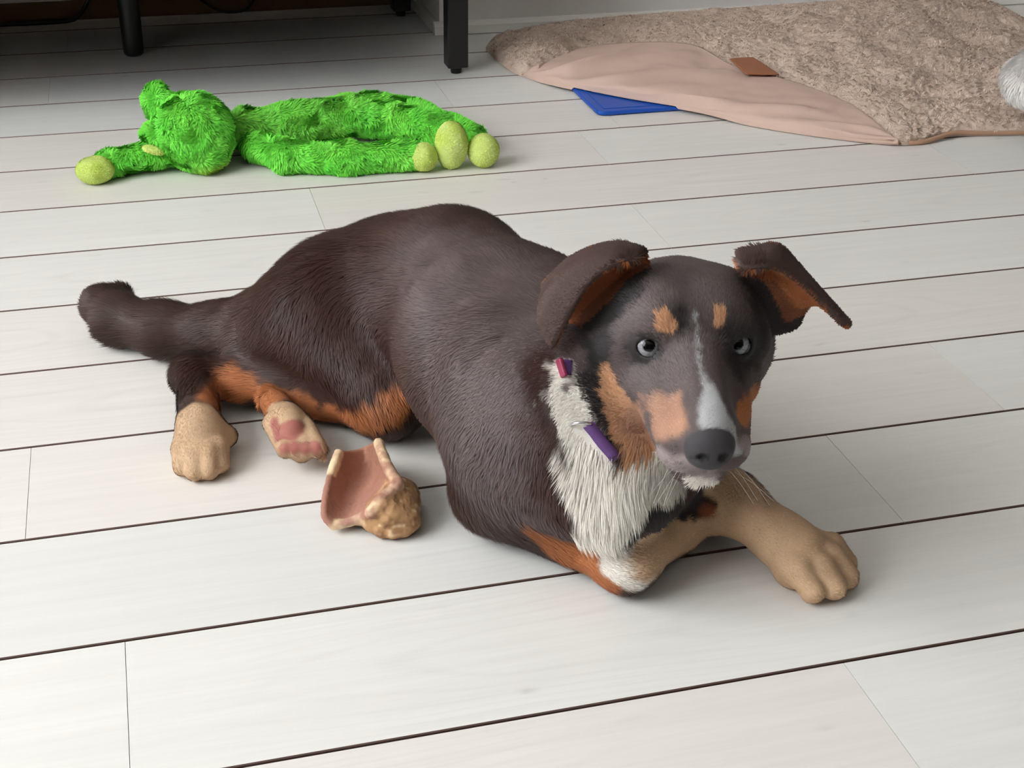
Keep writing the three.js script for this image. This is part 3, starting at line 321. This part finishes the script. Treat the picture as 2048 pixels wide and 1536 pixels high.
{
  const t = thing('mat', 'thin bright blue mat whose corner sticks out from under the beige blanket', 'mat', [0.97, 0, -2.3]), s = new THREE.Shape(), w = 0.25, d = 0.21, r = 0.014;
  s.moveTo(-w + r, -d); s.lineTo(w - r, -d); s.quadraticCurveTo(w, -d, w, -d + r); s.lineTo(w, d - r); s.quadraticCurveTo(w, d, w - r, d); s.lineTo(-w + r, d); s.quadraticCurveTo(-w, d, -w, d - r); s.lineTo(-w, -d + r); s.quadraticCurveTo(-w, -d, -w + r, -d);
  const g = new THREE.ExtrudeGeometry(s, { depth: 0.003, bevelEnabled: true, bevelThickness: 0.002, bevelSize: 0.002, bevelSegments: 3, curveSegments: 8 }); g.rotateX(-Math.PI / 2); g.translate(0, 0.0032, 0);
  part('mat_body', g, phys({ color: 0x0a4fb4, roughness: 0.45, sheen: 0.2 }), t);
const hem = mergeGeometries([box(2 * w - 0.024, 0.0012, 0.0016, 0, 0.0084, d - 0.012), box(2 * w - 0.024, 0.0012, 0.0016, 0, 0.0084, 0.012 - d), box(0.0016, 0.0012, 2 * d - 0.024, w - 0.012, 0.0084, 0), box(0.0016, 0.0012, 2 * d - 0.024, 0.012 - w, 0.0084, 0)]); part('hem', hem, std({ color: 0x0d58c2, roughness: 0.6 }), t);
}
{
  const c = [1.3623, 0.088, -1.842], base = [c[0], 0.03, c[2]], t = thing('cushion', 'white fluffy rounded cushion on the blanket at the right edge of the picture', 'cushion', base);
  const F = fieldOf([{ k: 0, prims: [ell(c, [0.065, 0.045, 0.06], 0.02), ell(add(c, [0.02, 0.015, -0.01]), [0.05, 0.04, 0.05], 0.03)] }]), g = meshField(F, sub(c, [0.09, 0.07, 0.09]), add(c, [0.1, 0.09, 0.09]), 0.004, (x, y, z) => 0.003 * noise(x * 40, y * 40, z * 40));
  const fm = std({ color: 0xf2efec, roughness: 0.9 }); const hg = hair(g, 16000, 5, { len: () => 0.012, dir: (p) => [noise(p[0] * 30, p[1] * 30), -1, 0.3], color: () => [1, 1, 1], width: 0.0007, lift: 0.6 });
  part('cover', shift(g, base), fm, t); part('fluff', shift(hg, base), fm, t).userData.kind = 'stuff';
}

// ---------- chew ----------
{
  const base = [0.1557, 0, -1.0268], t = thing('dog_chew', 'gnawed brown hoof-like dog chew with a cream rim on the floor beside the dog', 'chew', base);
  const rows = [[[0.1386, 0.036, -1.088], [0.1534, 0.026, -1.0994], [0.1691, 0.027, -1.1031], [0.1724, 0.054, -1.0672]], [[0.1282, 0.029, -1.0668], [0.1474, 0.013, -1.0829], [0.1679, 0.013, -1.0832], [0.174, 0.05, -1.0299]], [[0.1196, 0.022, -1.0411], [0.1387, 0.008, -1.0585], [0.1599, 0.012, -1.0537], [0.1792, 0.044, -1.0115]], [[0.1151, 0.015, -1.0188], [0.1347, 0.006, -1.0342], [0.1497, 0.012, -1.0311], [0.1635, 0.036, -1.0018]], [[0.1218, 0.008, -1.0134], [0.1359, 0.009, -1.0132], [0.1451, 0.016, -1.0083], [0.1524, 0.028, -0.9977]]];
  const sh = sheet(rows, 16, 16, 0.0033, 0.004), rim = [cr(rows.map((r) => r[3]), 0), cr(rows.map((r) => r[3]), 0.25), cr(rows.map((r) => r[3]), 0.5), cr(rows.map((r) => r[3]), 0.75), cr(rows.map((r) => r[3]), 1)];
  const F = fieldOf([{ k: 0.004, prims: [sh, ...[0, 1, 2, 3].map((i) => cone(rim[i], rim[i + 1], 0.004, 0.0045, 0.004)), cone(rows[4][0], rows[4][2], 0.002, 0.004, 0.004), cone(rows[0][0], rows[1][0], 0.0026, 0.002, 0.004)] }, { k: 0.008, prims: [cone([0.1826, 0.028, -1.022], [0.1693, 0.022, -1.0044], 0.0135, 0.0165, 0.01), cone([0.191, 0.018, -1.0316], [0.1833, 0.016, -0.9997], 0.012, 0.012, 0.01), ball([0.1558, 0.011, -1.0053], 0.0095, 0.006), ball([0.1623, 0.009, -0.9972], 0.0085, 0.003), ball([0.17, 0.009, -0.9937], 0.0085, 0.003), ball([0.1787, 0.01, -0.9948], 0.0095, 0.003), ball([0.187, 0.011, -1.0008], 0.0095, 0.004)] }]);
  const lo = add(base, [-0.07, -0.01, -0.1]), hi = add(base, [0.075, 0.085, 0.05]), g = meshField(F, lo, hi, 0.0011, (x, y, z) => lerp(0.0024, 0.0009, sstep(0, 0.008, F.groups[1].prims.reduce((a, b) => Math.min(a, b.d(x, y, z)), 1))) * fbm(x * 90, y * 90, z * 90, 4) + 0.0004 * noise(x * 500, y * 500, z * 500));
  const inner = lin(0x97684f), cream = lin(0xe8cfa8), tan = lin(0xb78d63), dk = lin(0x7f5638), rose = lin(0xa8786a);
  paint(g, (p, n) => { const q = sh.hit(p), nz = fbm(p[0] * 120, p[1] * 120, p[2] * 120, 3), lump = F.groups[1].prims.reduce((a, b) => Math.min(a, b.d(...p)), 1), rr = Math.min(...[0, 1, 2, 3].map((i) => chain([V4(rim[i], 0), V4(rim[i + 1], 0)], p)), chain([V4(rows[0][0], 0), V4(rows[1][0], 0)], p), chain([V4(rows[4][0], 0), V4(rows[4][1], 0), V4(rows[4][2], 0)], p)); let c = mix(mix(inner, rose, clamp(0.35 + q.v * 0.5 + nz * 0.6)), dk, clamp(nz * 1.6 - 0.35)); c = mix(c, mix(mix(tan, dk, clamp(0.15 + nz * 1.5)), cream, clamp(noise(p[0] * 240, p[1] * 240, p[2] * 240) - 0.3)), sstep(0.006, 0.001, lump)); return mix(c, cream, sstep(0.0066, 0.003, rr + 0.0022 * nz)); });
  part('chew_body', shift(g, base), std({ vertexColors: true, roughness: 0.75 }), t);
}

// ---------- the dog ----------
{
  const base = [0.2515, 0, -1.1269], t = thing('dog', 'brown puppy with tan and white markings lying on the floor and looking up', 'dog', base);
  const brown = lin(0x3e2a24), dusk = lin(0x544746), red = lin(0x341810), grey = lin(0x504544), tan = lin(0xa7663c), rust = lin(0x8a4a26), face = lin(0xb08260), muzzle = lin(0x9e765f), earBrown = lin(0x3d2821), cream = lin(0xc2a281), white = lin(0xddd8cf), black = lin(0x1a1415), pink = lin(0xa8675c), pale = lin(0xa9a9aa), mauve = lin(0x978a8a);
  const B = (color, pts, soft = 0.004, rough = 0.004, lenK) => ({ color, pts, soft, rough });
  const bib = B(white, [V4([0.2891, 0.1997, -0.9016], 0.007), V4([0.287, 0.1784, -0.8846], 0.014), V4([0.3004, 0.155, -0.8679], 0.018), V4([0.3139, 0.1306, -0.8527], 0.028), V4([0.3093, 0.0985, -0.8466], 0.026), V4([0.3061, 0.0787, -0.8526], 0.018)], 0.004, 0.009);
  const body = [
    B(dusk, [V4([0.2399, 0.2002, -1.152], 0.04), V4([0.2616, 0.21, -1.0154], 0.075), V4([0.23, 0.1702, -0.9381], 0.085), V4([0.2363, 0.1194, -0.9051], 0.07), V4([0.2459, 0.0874, -0.9012], 0.03)], 0.03, 0.012),
    B(red, [V4([0.0879, 0.1081, -1.2327], 0.04), V4([0.1411, 0.1335, -1.1885], 0.07), V4([0.17, 0.1461, -1.1883], 0.06), V4([0.1896, 0.0954, -1.1475], 0.06), V4([0.1522, 0.0747, -1.1553], 0.06)], 0.03, 0.01),
    B(red, [V4([0.0274, 0.0509, -1.2572], 0.02)], 0.01),
    B(tan, [V4([0.0346, 0.0439, -1.2003], 0.017), V4([0.0563, 0.0338, -1.2399], 0.02), V4([0.0885, 0.0452, -1.1902], 0.019), V4([0.1363, 0.0093, -1.1998], 0.014), V4([0.1707, 0.0453, -1.1303], 0.014), V4([0.2006, 0.0649, -1.1219], 0.018)], 0.005),
    B(cream, [V4([0.0443, 0.0262, -1.1591], 0.016), V4([0.0178, 0.0423, -1.1564], 0.029), V4([0.0167, 0.0284, -1.1313], 0.05), V4([0.0148, 0.0161, -1.1208], 0.05)], 0.004),
    B(cream, [V4([0.0902, 0.0493, -1.1524], 0.022), V4([0.1031, 0.0359, -1.1206], 0.034), V4([0.1061, 0.0273, -1.1116], 0.03)], 0.003),
    B(pink, [V4(add(J.sole, add(mul(soleOut, 0.0165), mul(soleAlong, 0.011))), 0.0115)], 0.002, 0.002), ...soleToes.map((p) => B(pink, [V4(add(p, mul(soleOut, 0.0125)), 0.0062)], 0.0015, 0.001)), B(pink, [V4([0.0871, 0.0422, -1.1465], 0.005), V4([0.0884, 0.0359, -1.1288], 0.005)], 0.002, 0.002),
    B(red, [V4([0.2784, 0.2015, -0.909], 0.016), V4([0.2691, 0.1744, -0.8882], 0.012), V4([0.2737, 0.1463, -0.874], 0.02), V4([0.2817, 0.1128, -0.8635], 0.032)], 0.016, 0.01),
    B(tan, [V4([0.2646, 0.0529, -0.9063], 0.009), V4([0.2881, 0.0366, -0.8975], 0.018), V4([0.3118, 0.0339, -0.8704], 0.03)], 0.004),
    bib,
    B(white, [V4([0.3139, 0.1306, -0.8527], 0.03), V4([0.347, 0.1223, -0.8471], 0.03), V4([0.3651, 0.1132, -0.8499], 0.018)], 0.004, 0.006),
    
    B(white, [V4([0.3332, 0.0476, -0.8541], 0.024), V4([0.3415, 0.0451, -0.8506], 0.026), V4([0.3498, 0.052, -0.8562], 0.02)], 0.004),
    B(cream, [V4([0.3547, 0.0473, -0.8548], 0.022), V4([0.3877, 0.0395, -0.8834], 0.022), V4([0.4159, 0.0399, -0.8985], 0.024), V4([0.4264, 0.0461, -0.898], 0.024)], 0.006),
    B(cream, [V4([0.4379, 0.0614, -0.8964], 0.034), V4([0.4568, 0.049, -0.8747], 0.046), V4([0.4753, 0.0378, -0.8387], 0.06), V4([0.5102, 0.0193, -0.8137], 0.06)], 0.005),
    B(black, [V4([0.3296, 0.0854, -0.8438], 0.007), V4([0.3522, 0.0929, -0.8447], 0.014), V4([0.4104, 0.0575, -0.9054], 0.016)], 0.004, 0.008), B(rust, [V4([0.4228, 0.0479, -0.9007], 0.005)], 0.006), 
  ];
  const head = [
    B(black, [V4([0.3214, 0.2277, -0.9205], 0.011), V4([0.3328, 0.2384, -0.9133], 0.013), V4([0.3465, 0.2563, -0.9125], 0.013), V4([0.359, 0.2645, -0.9216], 0.008)], 0.006, 0.004), B(black, [V4([0.4435, 0.2524, -0.9032], 0.012), V4([0.4436, 0.242, -0.8886], 0.016), V4([0.4253, 0.2236, -0.8643], 0.019)], 0.012, 0.005),  // painted dark of the ear hollows, and shade on the right of the face
    B(black, [V4([0.3219, 0.2173, -0.9017], 0.012), V4([0.3144, 0.1949, -0.8879], 0.012), V4([0.3216, 0.1648, -0.8689], 0.010), V4([0.331, 0.1454, -0.8577], 0.009)], 0.005, 0.005),  // neck shadow behind the cheek, painted black into the coat
    B(white, [V4([0.2961, 0.1851, -0.8862], 0.006), V4([0.3038, 0.1653, -0.8723], 0.006), V4([0.3187, 0.1411, -0.8567], 0.008)], 0.003, 0.005),
    B(black, [V4([0.3125, 0.1949, -0.8885], 0.009), V4([0.3184, 0.1701, -0.8721], 0.007), V4([0.3279, 0.1456, -0.8581], 0.006)], 0.003, 0.004),  // the painted neck shadow again, over the white strip
    B(face, [V4([0.3229, 0.202, -0.8891], 0.004), V4([0.3241, 0.1872, -0.8796], 0.009), V4([0.3362, 0.1676, -0.8682], 0.015), V4([0.3438, 0.1489, -0.8601], 0.014)], 0.0025, 0.003),
    B(muzzle, [V4([0.3449, 0.1635, -0.8656], 0.016), V4([0.3427, 0.2015, -0.8368], 0.006), V4([0.3448, 0.197, -0.8177], 0.016), V4([0.3528, 0.2074, -0.8234], 0.007), V4([0.347, 0.1969, -0.8061], 0.010)], 0.005, 0.004),
    B(tan, [V4([0.4343, 0.1819, -0.8588], 0.008), V4([0.4075, 0.1955, -0.8166], 0.010), V4([0.4001, 0.1942, -0.8057], 0.008)], 0.003, 0.003),
    B(mauve, [V4([0.3376, 0.1701, -0.8037], 0.008), V4([0.3507, 0.1689, -0.792], 0.011), V4([0.3682, 0.1582, -0.7946], 0.008), V4([0.4533, 0.0738, -0.9194], 0.010), V4([0.392, 0.1847, -0.7874], 0.007)], 0.004, 0.003),
    B(pale, [V4([0.3825, 0.2534, -0.8695], 0.0012), V4([0.3796, 0.2384, -0.8539], 0.0017), V4([0.3728, 0.229, -0.829], 0.0022), V4([0.3705, 0.2234, -0.8126], 0.0045), V4([0.3697, 0.2189, -0.7982], 0.008), V4([0.3681, 0.2119, -0.7854], 0.011)], 0.003, 0.0035),
    B(pale, [V4([0.3681, 0.2119, -0.7854], 0.010), V4([0.3793, 0.2, -0.782], 0.006), V4([0.3879, 0.1803, -0.785], 0.004)], 0.002, 0.002),
    B(black, [V4([0.3704, 0.2448, -0.8642], 0.005), V4([0.3719, 0.2524, -0.8697], 0.004)], 0.008, 0.003), B(black, [V4([0.402, 0.2408, -0.8564], 0.009), V4([0.4216, 0.2224, -0.8678], 0.019), V4([0.4074, 0.2166, -0.8446], 0.012)], 0.010, 0.004),  // chain around the right eye paints the shade of the far face side
    B(face, [V4([0.3587, 0.2522, -0.8713], 0.0048), V4([0.3597, 0.245, -0.8663], 0.0062)], 0.0015, 0.0015),
    B(face, [V4([0.4, 0.2535, -0.8642], 0.0035), V4([0.3976, 0.2467, -0.8598], 0.0042)], 0.0015, 0.0015),
    B(white, [V4([0.3596, 0.1514, -0.7993], 0.005), V4([0.3735, 0.1473, -0.7976], 0.007), V4([0.442, 0.0722, -0.9085], 0.005)], 0.0025, 0.002),
  ];
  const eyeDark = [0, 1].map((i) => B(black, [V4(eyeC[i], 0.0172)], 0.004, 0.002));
  const noseAt = hd(-2, -42, 84), noseCol = lin(0x39363a);
  const nostrils = dogGroups.find((k) => k.carve?.length === 5).carve.slice(0, 2), black0 = [0.002, 0.002, 0.002];
  const noseMask = (p) => { const q = inHead(p), e = ((q[0] + 2) / 18.6) ** 2 + ((q[1] + 43.5) / 18.2) ** 2; return q[2] > 77 ? sstep(1.1, 0.95, e) : 0; };
  const headMask = (p) => { const q = inHead(p); return sstep(-95, -60, q[2] + 0.3 * q[1]) * sstep(-85, -70, q[1]); };
  const earMask = (p) => { let best = null; for (const s of earSheets) { if (Math.hypot(p[0] - s.c[0], p[1] - s.c[1], p[2] - s.c[2]) > s.R + 0.012) continue; const h = s.hit(p); if (h.d < 0.0075 && (!best || h.d < best.d)) best = { ...h, s: earSheets.indexOf(s) }; } return best; };
  const lipLine = (p) => { const q = inHead(p); if (q[2] < 0 || Math.abs(q[0]) > 40) return 0; return 0; };
  const toCam = norm(sub([0, 0.702, 0], eyeMid));
  const coat = (p, n) => {
    const v = fbm(p[0] * 45, p[1] * 45, p[2] * 45, 3), hm = headMask(p);
    let c = mix(brown, grey, hm); c = mul(c, 1 + 0.35 * v);
    for (const b of body) { const k = cover(b, p); if (k) c = mix(c, mul(b.color, 1 + 0.25 * v), k); }
    if (hm > 0.02) {
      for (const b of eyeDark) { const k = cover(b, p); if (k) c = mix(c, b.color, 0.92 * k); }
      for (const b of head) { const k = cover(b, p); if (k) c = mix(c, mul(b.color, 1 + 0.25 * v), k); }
      c = mix(c, noseCol, noseMask(p)); for (const h of nostrils) c = mix(c, black0, sstep(1.45, 1.1, h.d(...p) * 300 + 1));
    }
    const e = earMask(p); if (e) { const back = e.s % 2 === 0, inner = back ? e.side * earSide[e.s] > 0 : e.side * earSide[e.s] > 0; c = inner ? mix(rust, tan, clamp(0.3 + v)) : mix(c, earBrown, 0.85); if (inner && back && e.v < 0.45) c = mix(black, c, sstep(0.1, 0.5, e.v)); }  // inner ear wall blackened towards its base, painting the shade of the hollow
    return c;
  };
  const earSide = earSheets.map((s, i) => { const p = add(s.c, mul(toCam, 0.02)), q = s.hit(p).side; return i % 2 === 0 ? q : -q; });
  const g = meshField(dogFieldObj, [-0.16, -0.01, -1.56], [0.62, 0.36, -0.74], 0.0022);
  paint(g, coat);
  const skin = phys({ vertexColors: true, roughness: 0.75, sheen: 0.12, sheenRoughness: 0.5, sheenColor: new THREE.Color(0.5, 0.44, 0.42) });
  // hair grows along these lines
  const flow = [[hd(0, -30, 80), hd(0, -5, 10)], [hd(0, -5, 10), hd(0, 10, -60)], [hd(0, 10, -60), J.withers], [hd(-20, -40, 50), hd(-45, -30, -50)], [hd(20, -40, 50), hd(45, -30, -50)], [hd(-45, -30, -50), J.shoulder], [J.withers, J.waist], [J.chest, J.rib], [J.rib, J.waist], [J.waist, J.rump], [J.rump, J.tailA], [J.tailA, J.tailC], [J.tailC, J.tailE], [J.hip, J.knee], [J.hip, J.buttock], [J.kneeLow, J.hock], [J.hock, J.toes], [J.shoulder, J.elbow], [J.elbow, J.wrist], [J.wrist, J.toeR], [J.shoulderL, J.elbowL], [J.elbowL, J.wristL], [J.wristL, J.toeL], [J.neck, J.sternum], [hd(0, -50, -30), J.sternum], [J.sole, J.soleToe]];
  const flowDir = flow.map(([a, b]) => norm(sub(b, a)));
  const dir = (p) => { let o = [0, 0, 0]; flow.forEach(([a, b], i) => { const d = Math.max(0.004, chain([V4(a, 0), V4(b, 0)], p)); const w = 1 / (d * d * d * d); o = add(o, mul(flowDir[i], w)); }); o = norm(o); const q = [noise(p[0] * 60, p[1] * 60, p[2] * 60), noise(p[0] * 60 + 5, p[1] * 60, p[2] * 60) - 0.35, noise(p[0] * 60, p[1] * 60 + 5, p[2] * 60)]; return add(o, mul(q, 0.35)); };
  const longs = [{ r: 0.026, pts: bib.pts }, { r: 0.02, pts: [V4(J.tailB, 0.02), V4(J.tailD, 0.03)] }, { r: 0.0125, pts: [V4(J.hip, 0.08), V4(J.buttock, 0.05)] }];
  const bare = [V4([0.2977, 0.1646, -0.8735], 0.004), V4([0.3056, 0.1577, -0.8682], 0.0045), V4([0.3169, 0.1479, -0.8607], 0.005)];
  const hairLen = (p, n) => {
    const q = inHead(p), hm = headMask(p); if (noseMask(p) > 0.3) return 0; for (const e of eyeC) if (len(sub(p, e)) < 0.0142) return 0;
    if ([...soleToes.map((t) => [t, 0.0125, 0.0062]), [add(J.sole, mul(soleAlong, 0.012)), 0.017, 0.0125]].some(([t, o, k]) => len(sub(p, add(t, mul(soleOut, o)))) < k)) return 0; if (chain(bare, p) < 0) return 0.002; let L = lerp(0.010, 0.0045, hm); L = lerp(L, 0.0022, sstep(20, 70, q[2]) * hm);
    L = Math.max(L, 0.015 * sstep(-45, -62, q[2]) * hm * sstep(0, -12, q[1])); for (const b of longs) { const k = cover({ pts: b.pts, soft: 0.012, rough: 0.004 }, p); L = lerp(L, b.r, k * (1 - sstep(-60, -35, q[2]) * hm)); }
    for (const [a, r] of [[J.toeL, 0.09], [J.toes, 0.09], [J.pawR, 0.08], [J.sole, 0.05]]) if (len(sub(p, a)) < r) L = Math.min(L, 0.0032);
    const e = earMask(p); if (e) L = e.u < 0.3 && e.v > 0.4 ? 0.007 : 0.0028; if (q[1] < -55 && q[2] > 20 && hm > 0.5) L = 0.003; if (len(sub(p, J.wrist)) < 0.05) L = Math.min(L, 0.005); if (p[1] < 0.006) L = Math.min(L, 0.004); return L;
  };
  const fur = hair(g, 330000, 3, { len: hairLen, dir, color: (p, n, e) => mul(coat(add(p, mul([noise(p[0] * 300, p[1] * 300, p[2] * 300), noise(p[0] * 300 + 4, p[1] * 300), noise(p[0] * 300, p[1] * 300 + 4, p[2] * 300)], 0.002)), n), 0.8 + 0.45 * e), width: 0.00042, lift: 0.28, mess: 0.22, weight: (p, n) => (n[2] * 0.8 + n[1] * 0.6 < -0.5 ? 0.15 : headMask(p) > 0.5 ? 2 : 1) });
  const main = part('body', shift(g, base), skin, t);
  part('fur', shift(fur, base), phys({ vertexColors: true, roughness: 0.62, sheen: 0.15, sheenRoughness: 0.45, sheenColor: new THREE.Color(0.5, 0.44, 0.42) }), t).userData.kind = 'stuff';
  for (const i of [0, 1]) {
    const look = norm(sub([0, 0.702, 0], eyeC[i])), eg = new THREE.SphereGeometry(0.0108, 64, 48); eg.translate(...eyeC[i]);
    paint(eg, (p, n) => { const a = Math.acos(clamp(dot(n, look), -1, 1)) * 180 / Math.PI, f = 0.5 + 0.5 * noise(Math.atan2(dot(n, HX), dot(n, HU)) * 9, a * 0.1); let c = lin(0x0c0a0b); if (a < 56) c = mix(lin(0x67666a), lin(0x929399), f); c = mix(c, lin(0x0c0a0b), sstep(49, 55, a)); return mix(lin(0x030303), c, sstep(25, 29, a)); });
    part('eye', shift(eg, base), phys({ vertexColors: true, roughness: 0.25, specularIntensity: 0.3, clearcoat: 0.3, clearcoatRoughness: 0.02 }), main, 'pale grey-blue eye');
  }
  { const r = rng(17), W = []; for (let i = 0; i < 11; i++) { const sd = i % 2 ? 1 : -1, a = hd(sd * (14 + r() * 16), -58 - r() * 16, 58 + r() * 16), dd = norm(add(add(mul(HX, sd * (0.3 + r())), mul(HU, -0.5 - r() * 0.8)), mul(HF, 0.3 + r() * 0.4))); W.push(tube([a, add(a, mul(dd, 0.016)), add(add(a, mul(dd, 0.034)), [0, -0.004, 0])], 0.0001, 8, 4)); } part('whiskers', shift(mergeGeometries(W), base), std({ color: 0xd8d4d0, roughness: 0.5 }), t).userData.kind = 'stuff'; }
  // collar: follows the neck's surface in the plane of three points on it
  const c1 = [0.2931, 0.2013, -0.9017], c2 = [0.2977, 0.1646, -0.8735], c3 = [0.3182, 0.1462, -0.8595], nape = hd(12, 16, -100), cn = norm(cross(sub(nape, c1), sub(c3, c1))), ax0 = J.neck, ax1 = hd(0, -24, -62), strip = [0.3045, 0.1577, -0.8684], ta = dot(sub(c1, ax0), cn) / dot(sub(ax1, ax0), cn), cc = add(ax0, mul(sub(ax1, ax0), clamp(ta, -0.2, 1))), pu = norm(sub(c1, cc)), pv = cross(cn, pu);
  const ring = (th, out) => { const d = add(mul(pu, Math.cos(th)), mul(pv, Math.sin(th))); let r = 0.03; while (r < 0.12 && dogField(...add(cc, mul(d, r))) < 0) r += 0.0008; return add(cc, mul(d, r + out)); };
  const NR = 140, skinP = [], loop = []; for (let i = 0; i < NR; i++) skinP.push(ring(i / NR * 2 * Math.PI, 0));
  const grad = (p) => { const e = 0.004; return norm([dogField(p[0] + e, p[1], p[2]) - dogField(p[0] - e, p[1], p[2]), dogField(p[0], p[1] + e, p[2]) - dogField(p[0], p[1] - e, p[2]), dogField(p[0], p[1], p[2] + e) - dogField(p[0], p[1], p[2] - e)]); };
  const cP = [], cI = []; for (let i = 0; i < NR; i++) { const p = skinP[i], n = grad(p), tg = norm(sub(skinP[(i + 1) % NR], skinP[(i + NR - 1) % NR])), w0 = norm(cross(tg, n)), k = sstep(0.016, 0.008, Math.min(len(sub(p, c1)) + 0.003, chain([V4(strip, 0), V4(c3, 0)], p))), q = add(p, mul(n, lerp(-0.0085, 0.0015, k))); loop.push(q); for (const [w, h] of [[-0.0045, -0.004], [-0.0045, 0.0003], [0, 0.0008], [0.0045, 0.0003], [0.0045, -0.004]]) cP.push(...add(q, add(mul(w0, w), mul(n, h)))); }
  for (let i = 0; i < NR; i++) for (let k = 0; k < 5; k++) { const a = i * 5 + k, b = i * 5 + (k + 1) % 5, c = ((i + 1) % NR) * 5 + k, e = ((i + 1) % NR) * 5 + (k + 1) % 5; cI.push(a, c, b, b, c, e); }
  const cg = new THREE.BufferGeometry(); cg.setAttribute('position', new THREE.Float32BufferAttribute(cP, 3)); cg.setIndex(cI); cg.computeVertexNormals();
  const nearest = (q) => loop.reduce((a, b) => (len(sub(a, q)) < len(sub(b, q)) ? a : b));
  const collar = part('collar', shift(cg, base), std({ color: 0x5a3a72, roughness: 0.7 }), t, 'purple dog collar');
  const rp = nearest(c2), ro = norm(sub(rp, cc)), tg = new THREE.TorusGeometry(0.008, 0.0014, 10, 28); tg.lookAt(new THREE.Vector3(...norm(add(mul(norm(cross(ro, cn)), 0.75), mul(ro, 0.66))))); tg.translate(...add(rp, mul(ro, 0.005))); part('metal_ring', shift(tg, base), std({ color: 0xd8d8dc, metalness: 1, roughness: 0.2 }), collar, 'shiny metal ring');
  const bp = nearest(c1), bo = norm(sub(bp, cc)), bt = norm(cross(cn, bo)), bg = new RoundedBoxGeometry(0.015, 0.008, 0.004, 3, 0.0015); bg.applyMatrix4(new THREE.Matrix4().makeBasis(new THREE.Vector3(...bt), new THREE.Vector3(...cn), new THREE.Vector3(...bo))); bg.translate(...add(bp, mul(bo, 0.004))); part('buckle', shift(bg, base), std({ color: 0x8a2c4c, roughness: 0.4 }), collar, 'dark magenta buckle');
}
renderer.render(scene, camera);
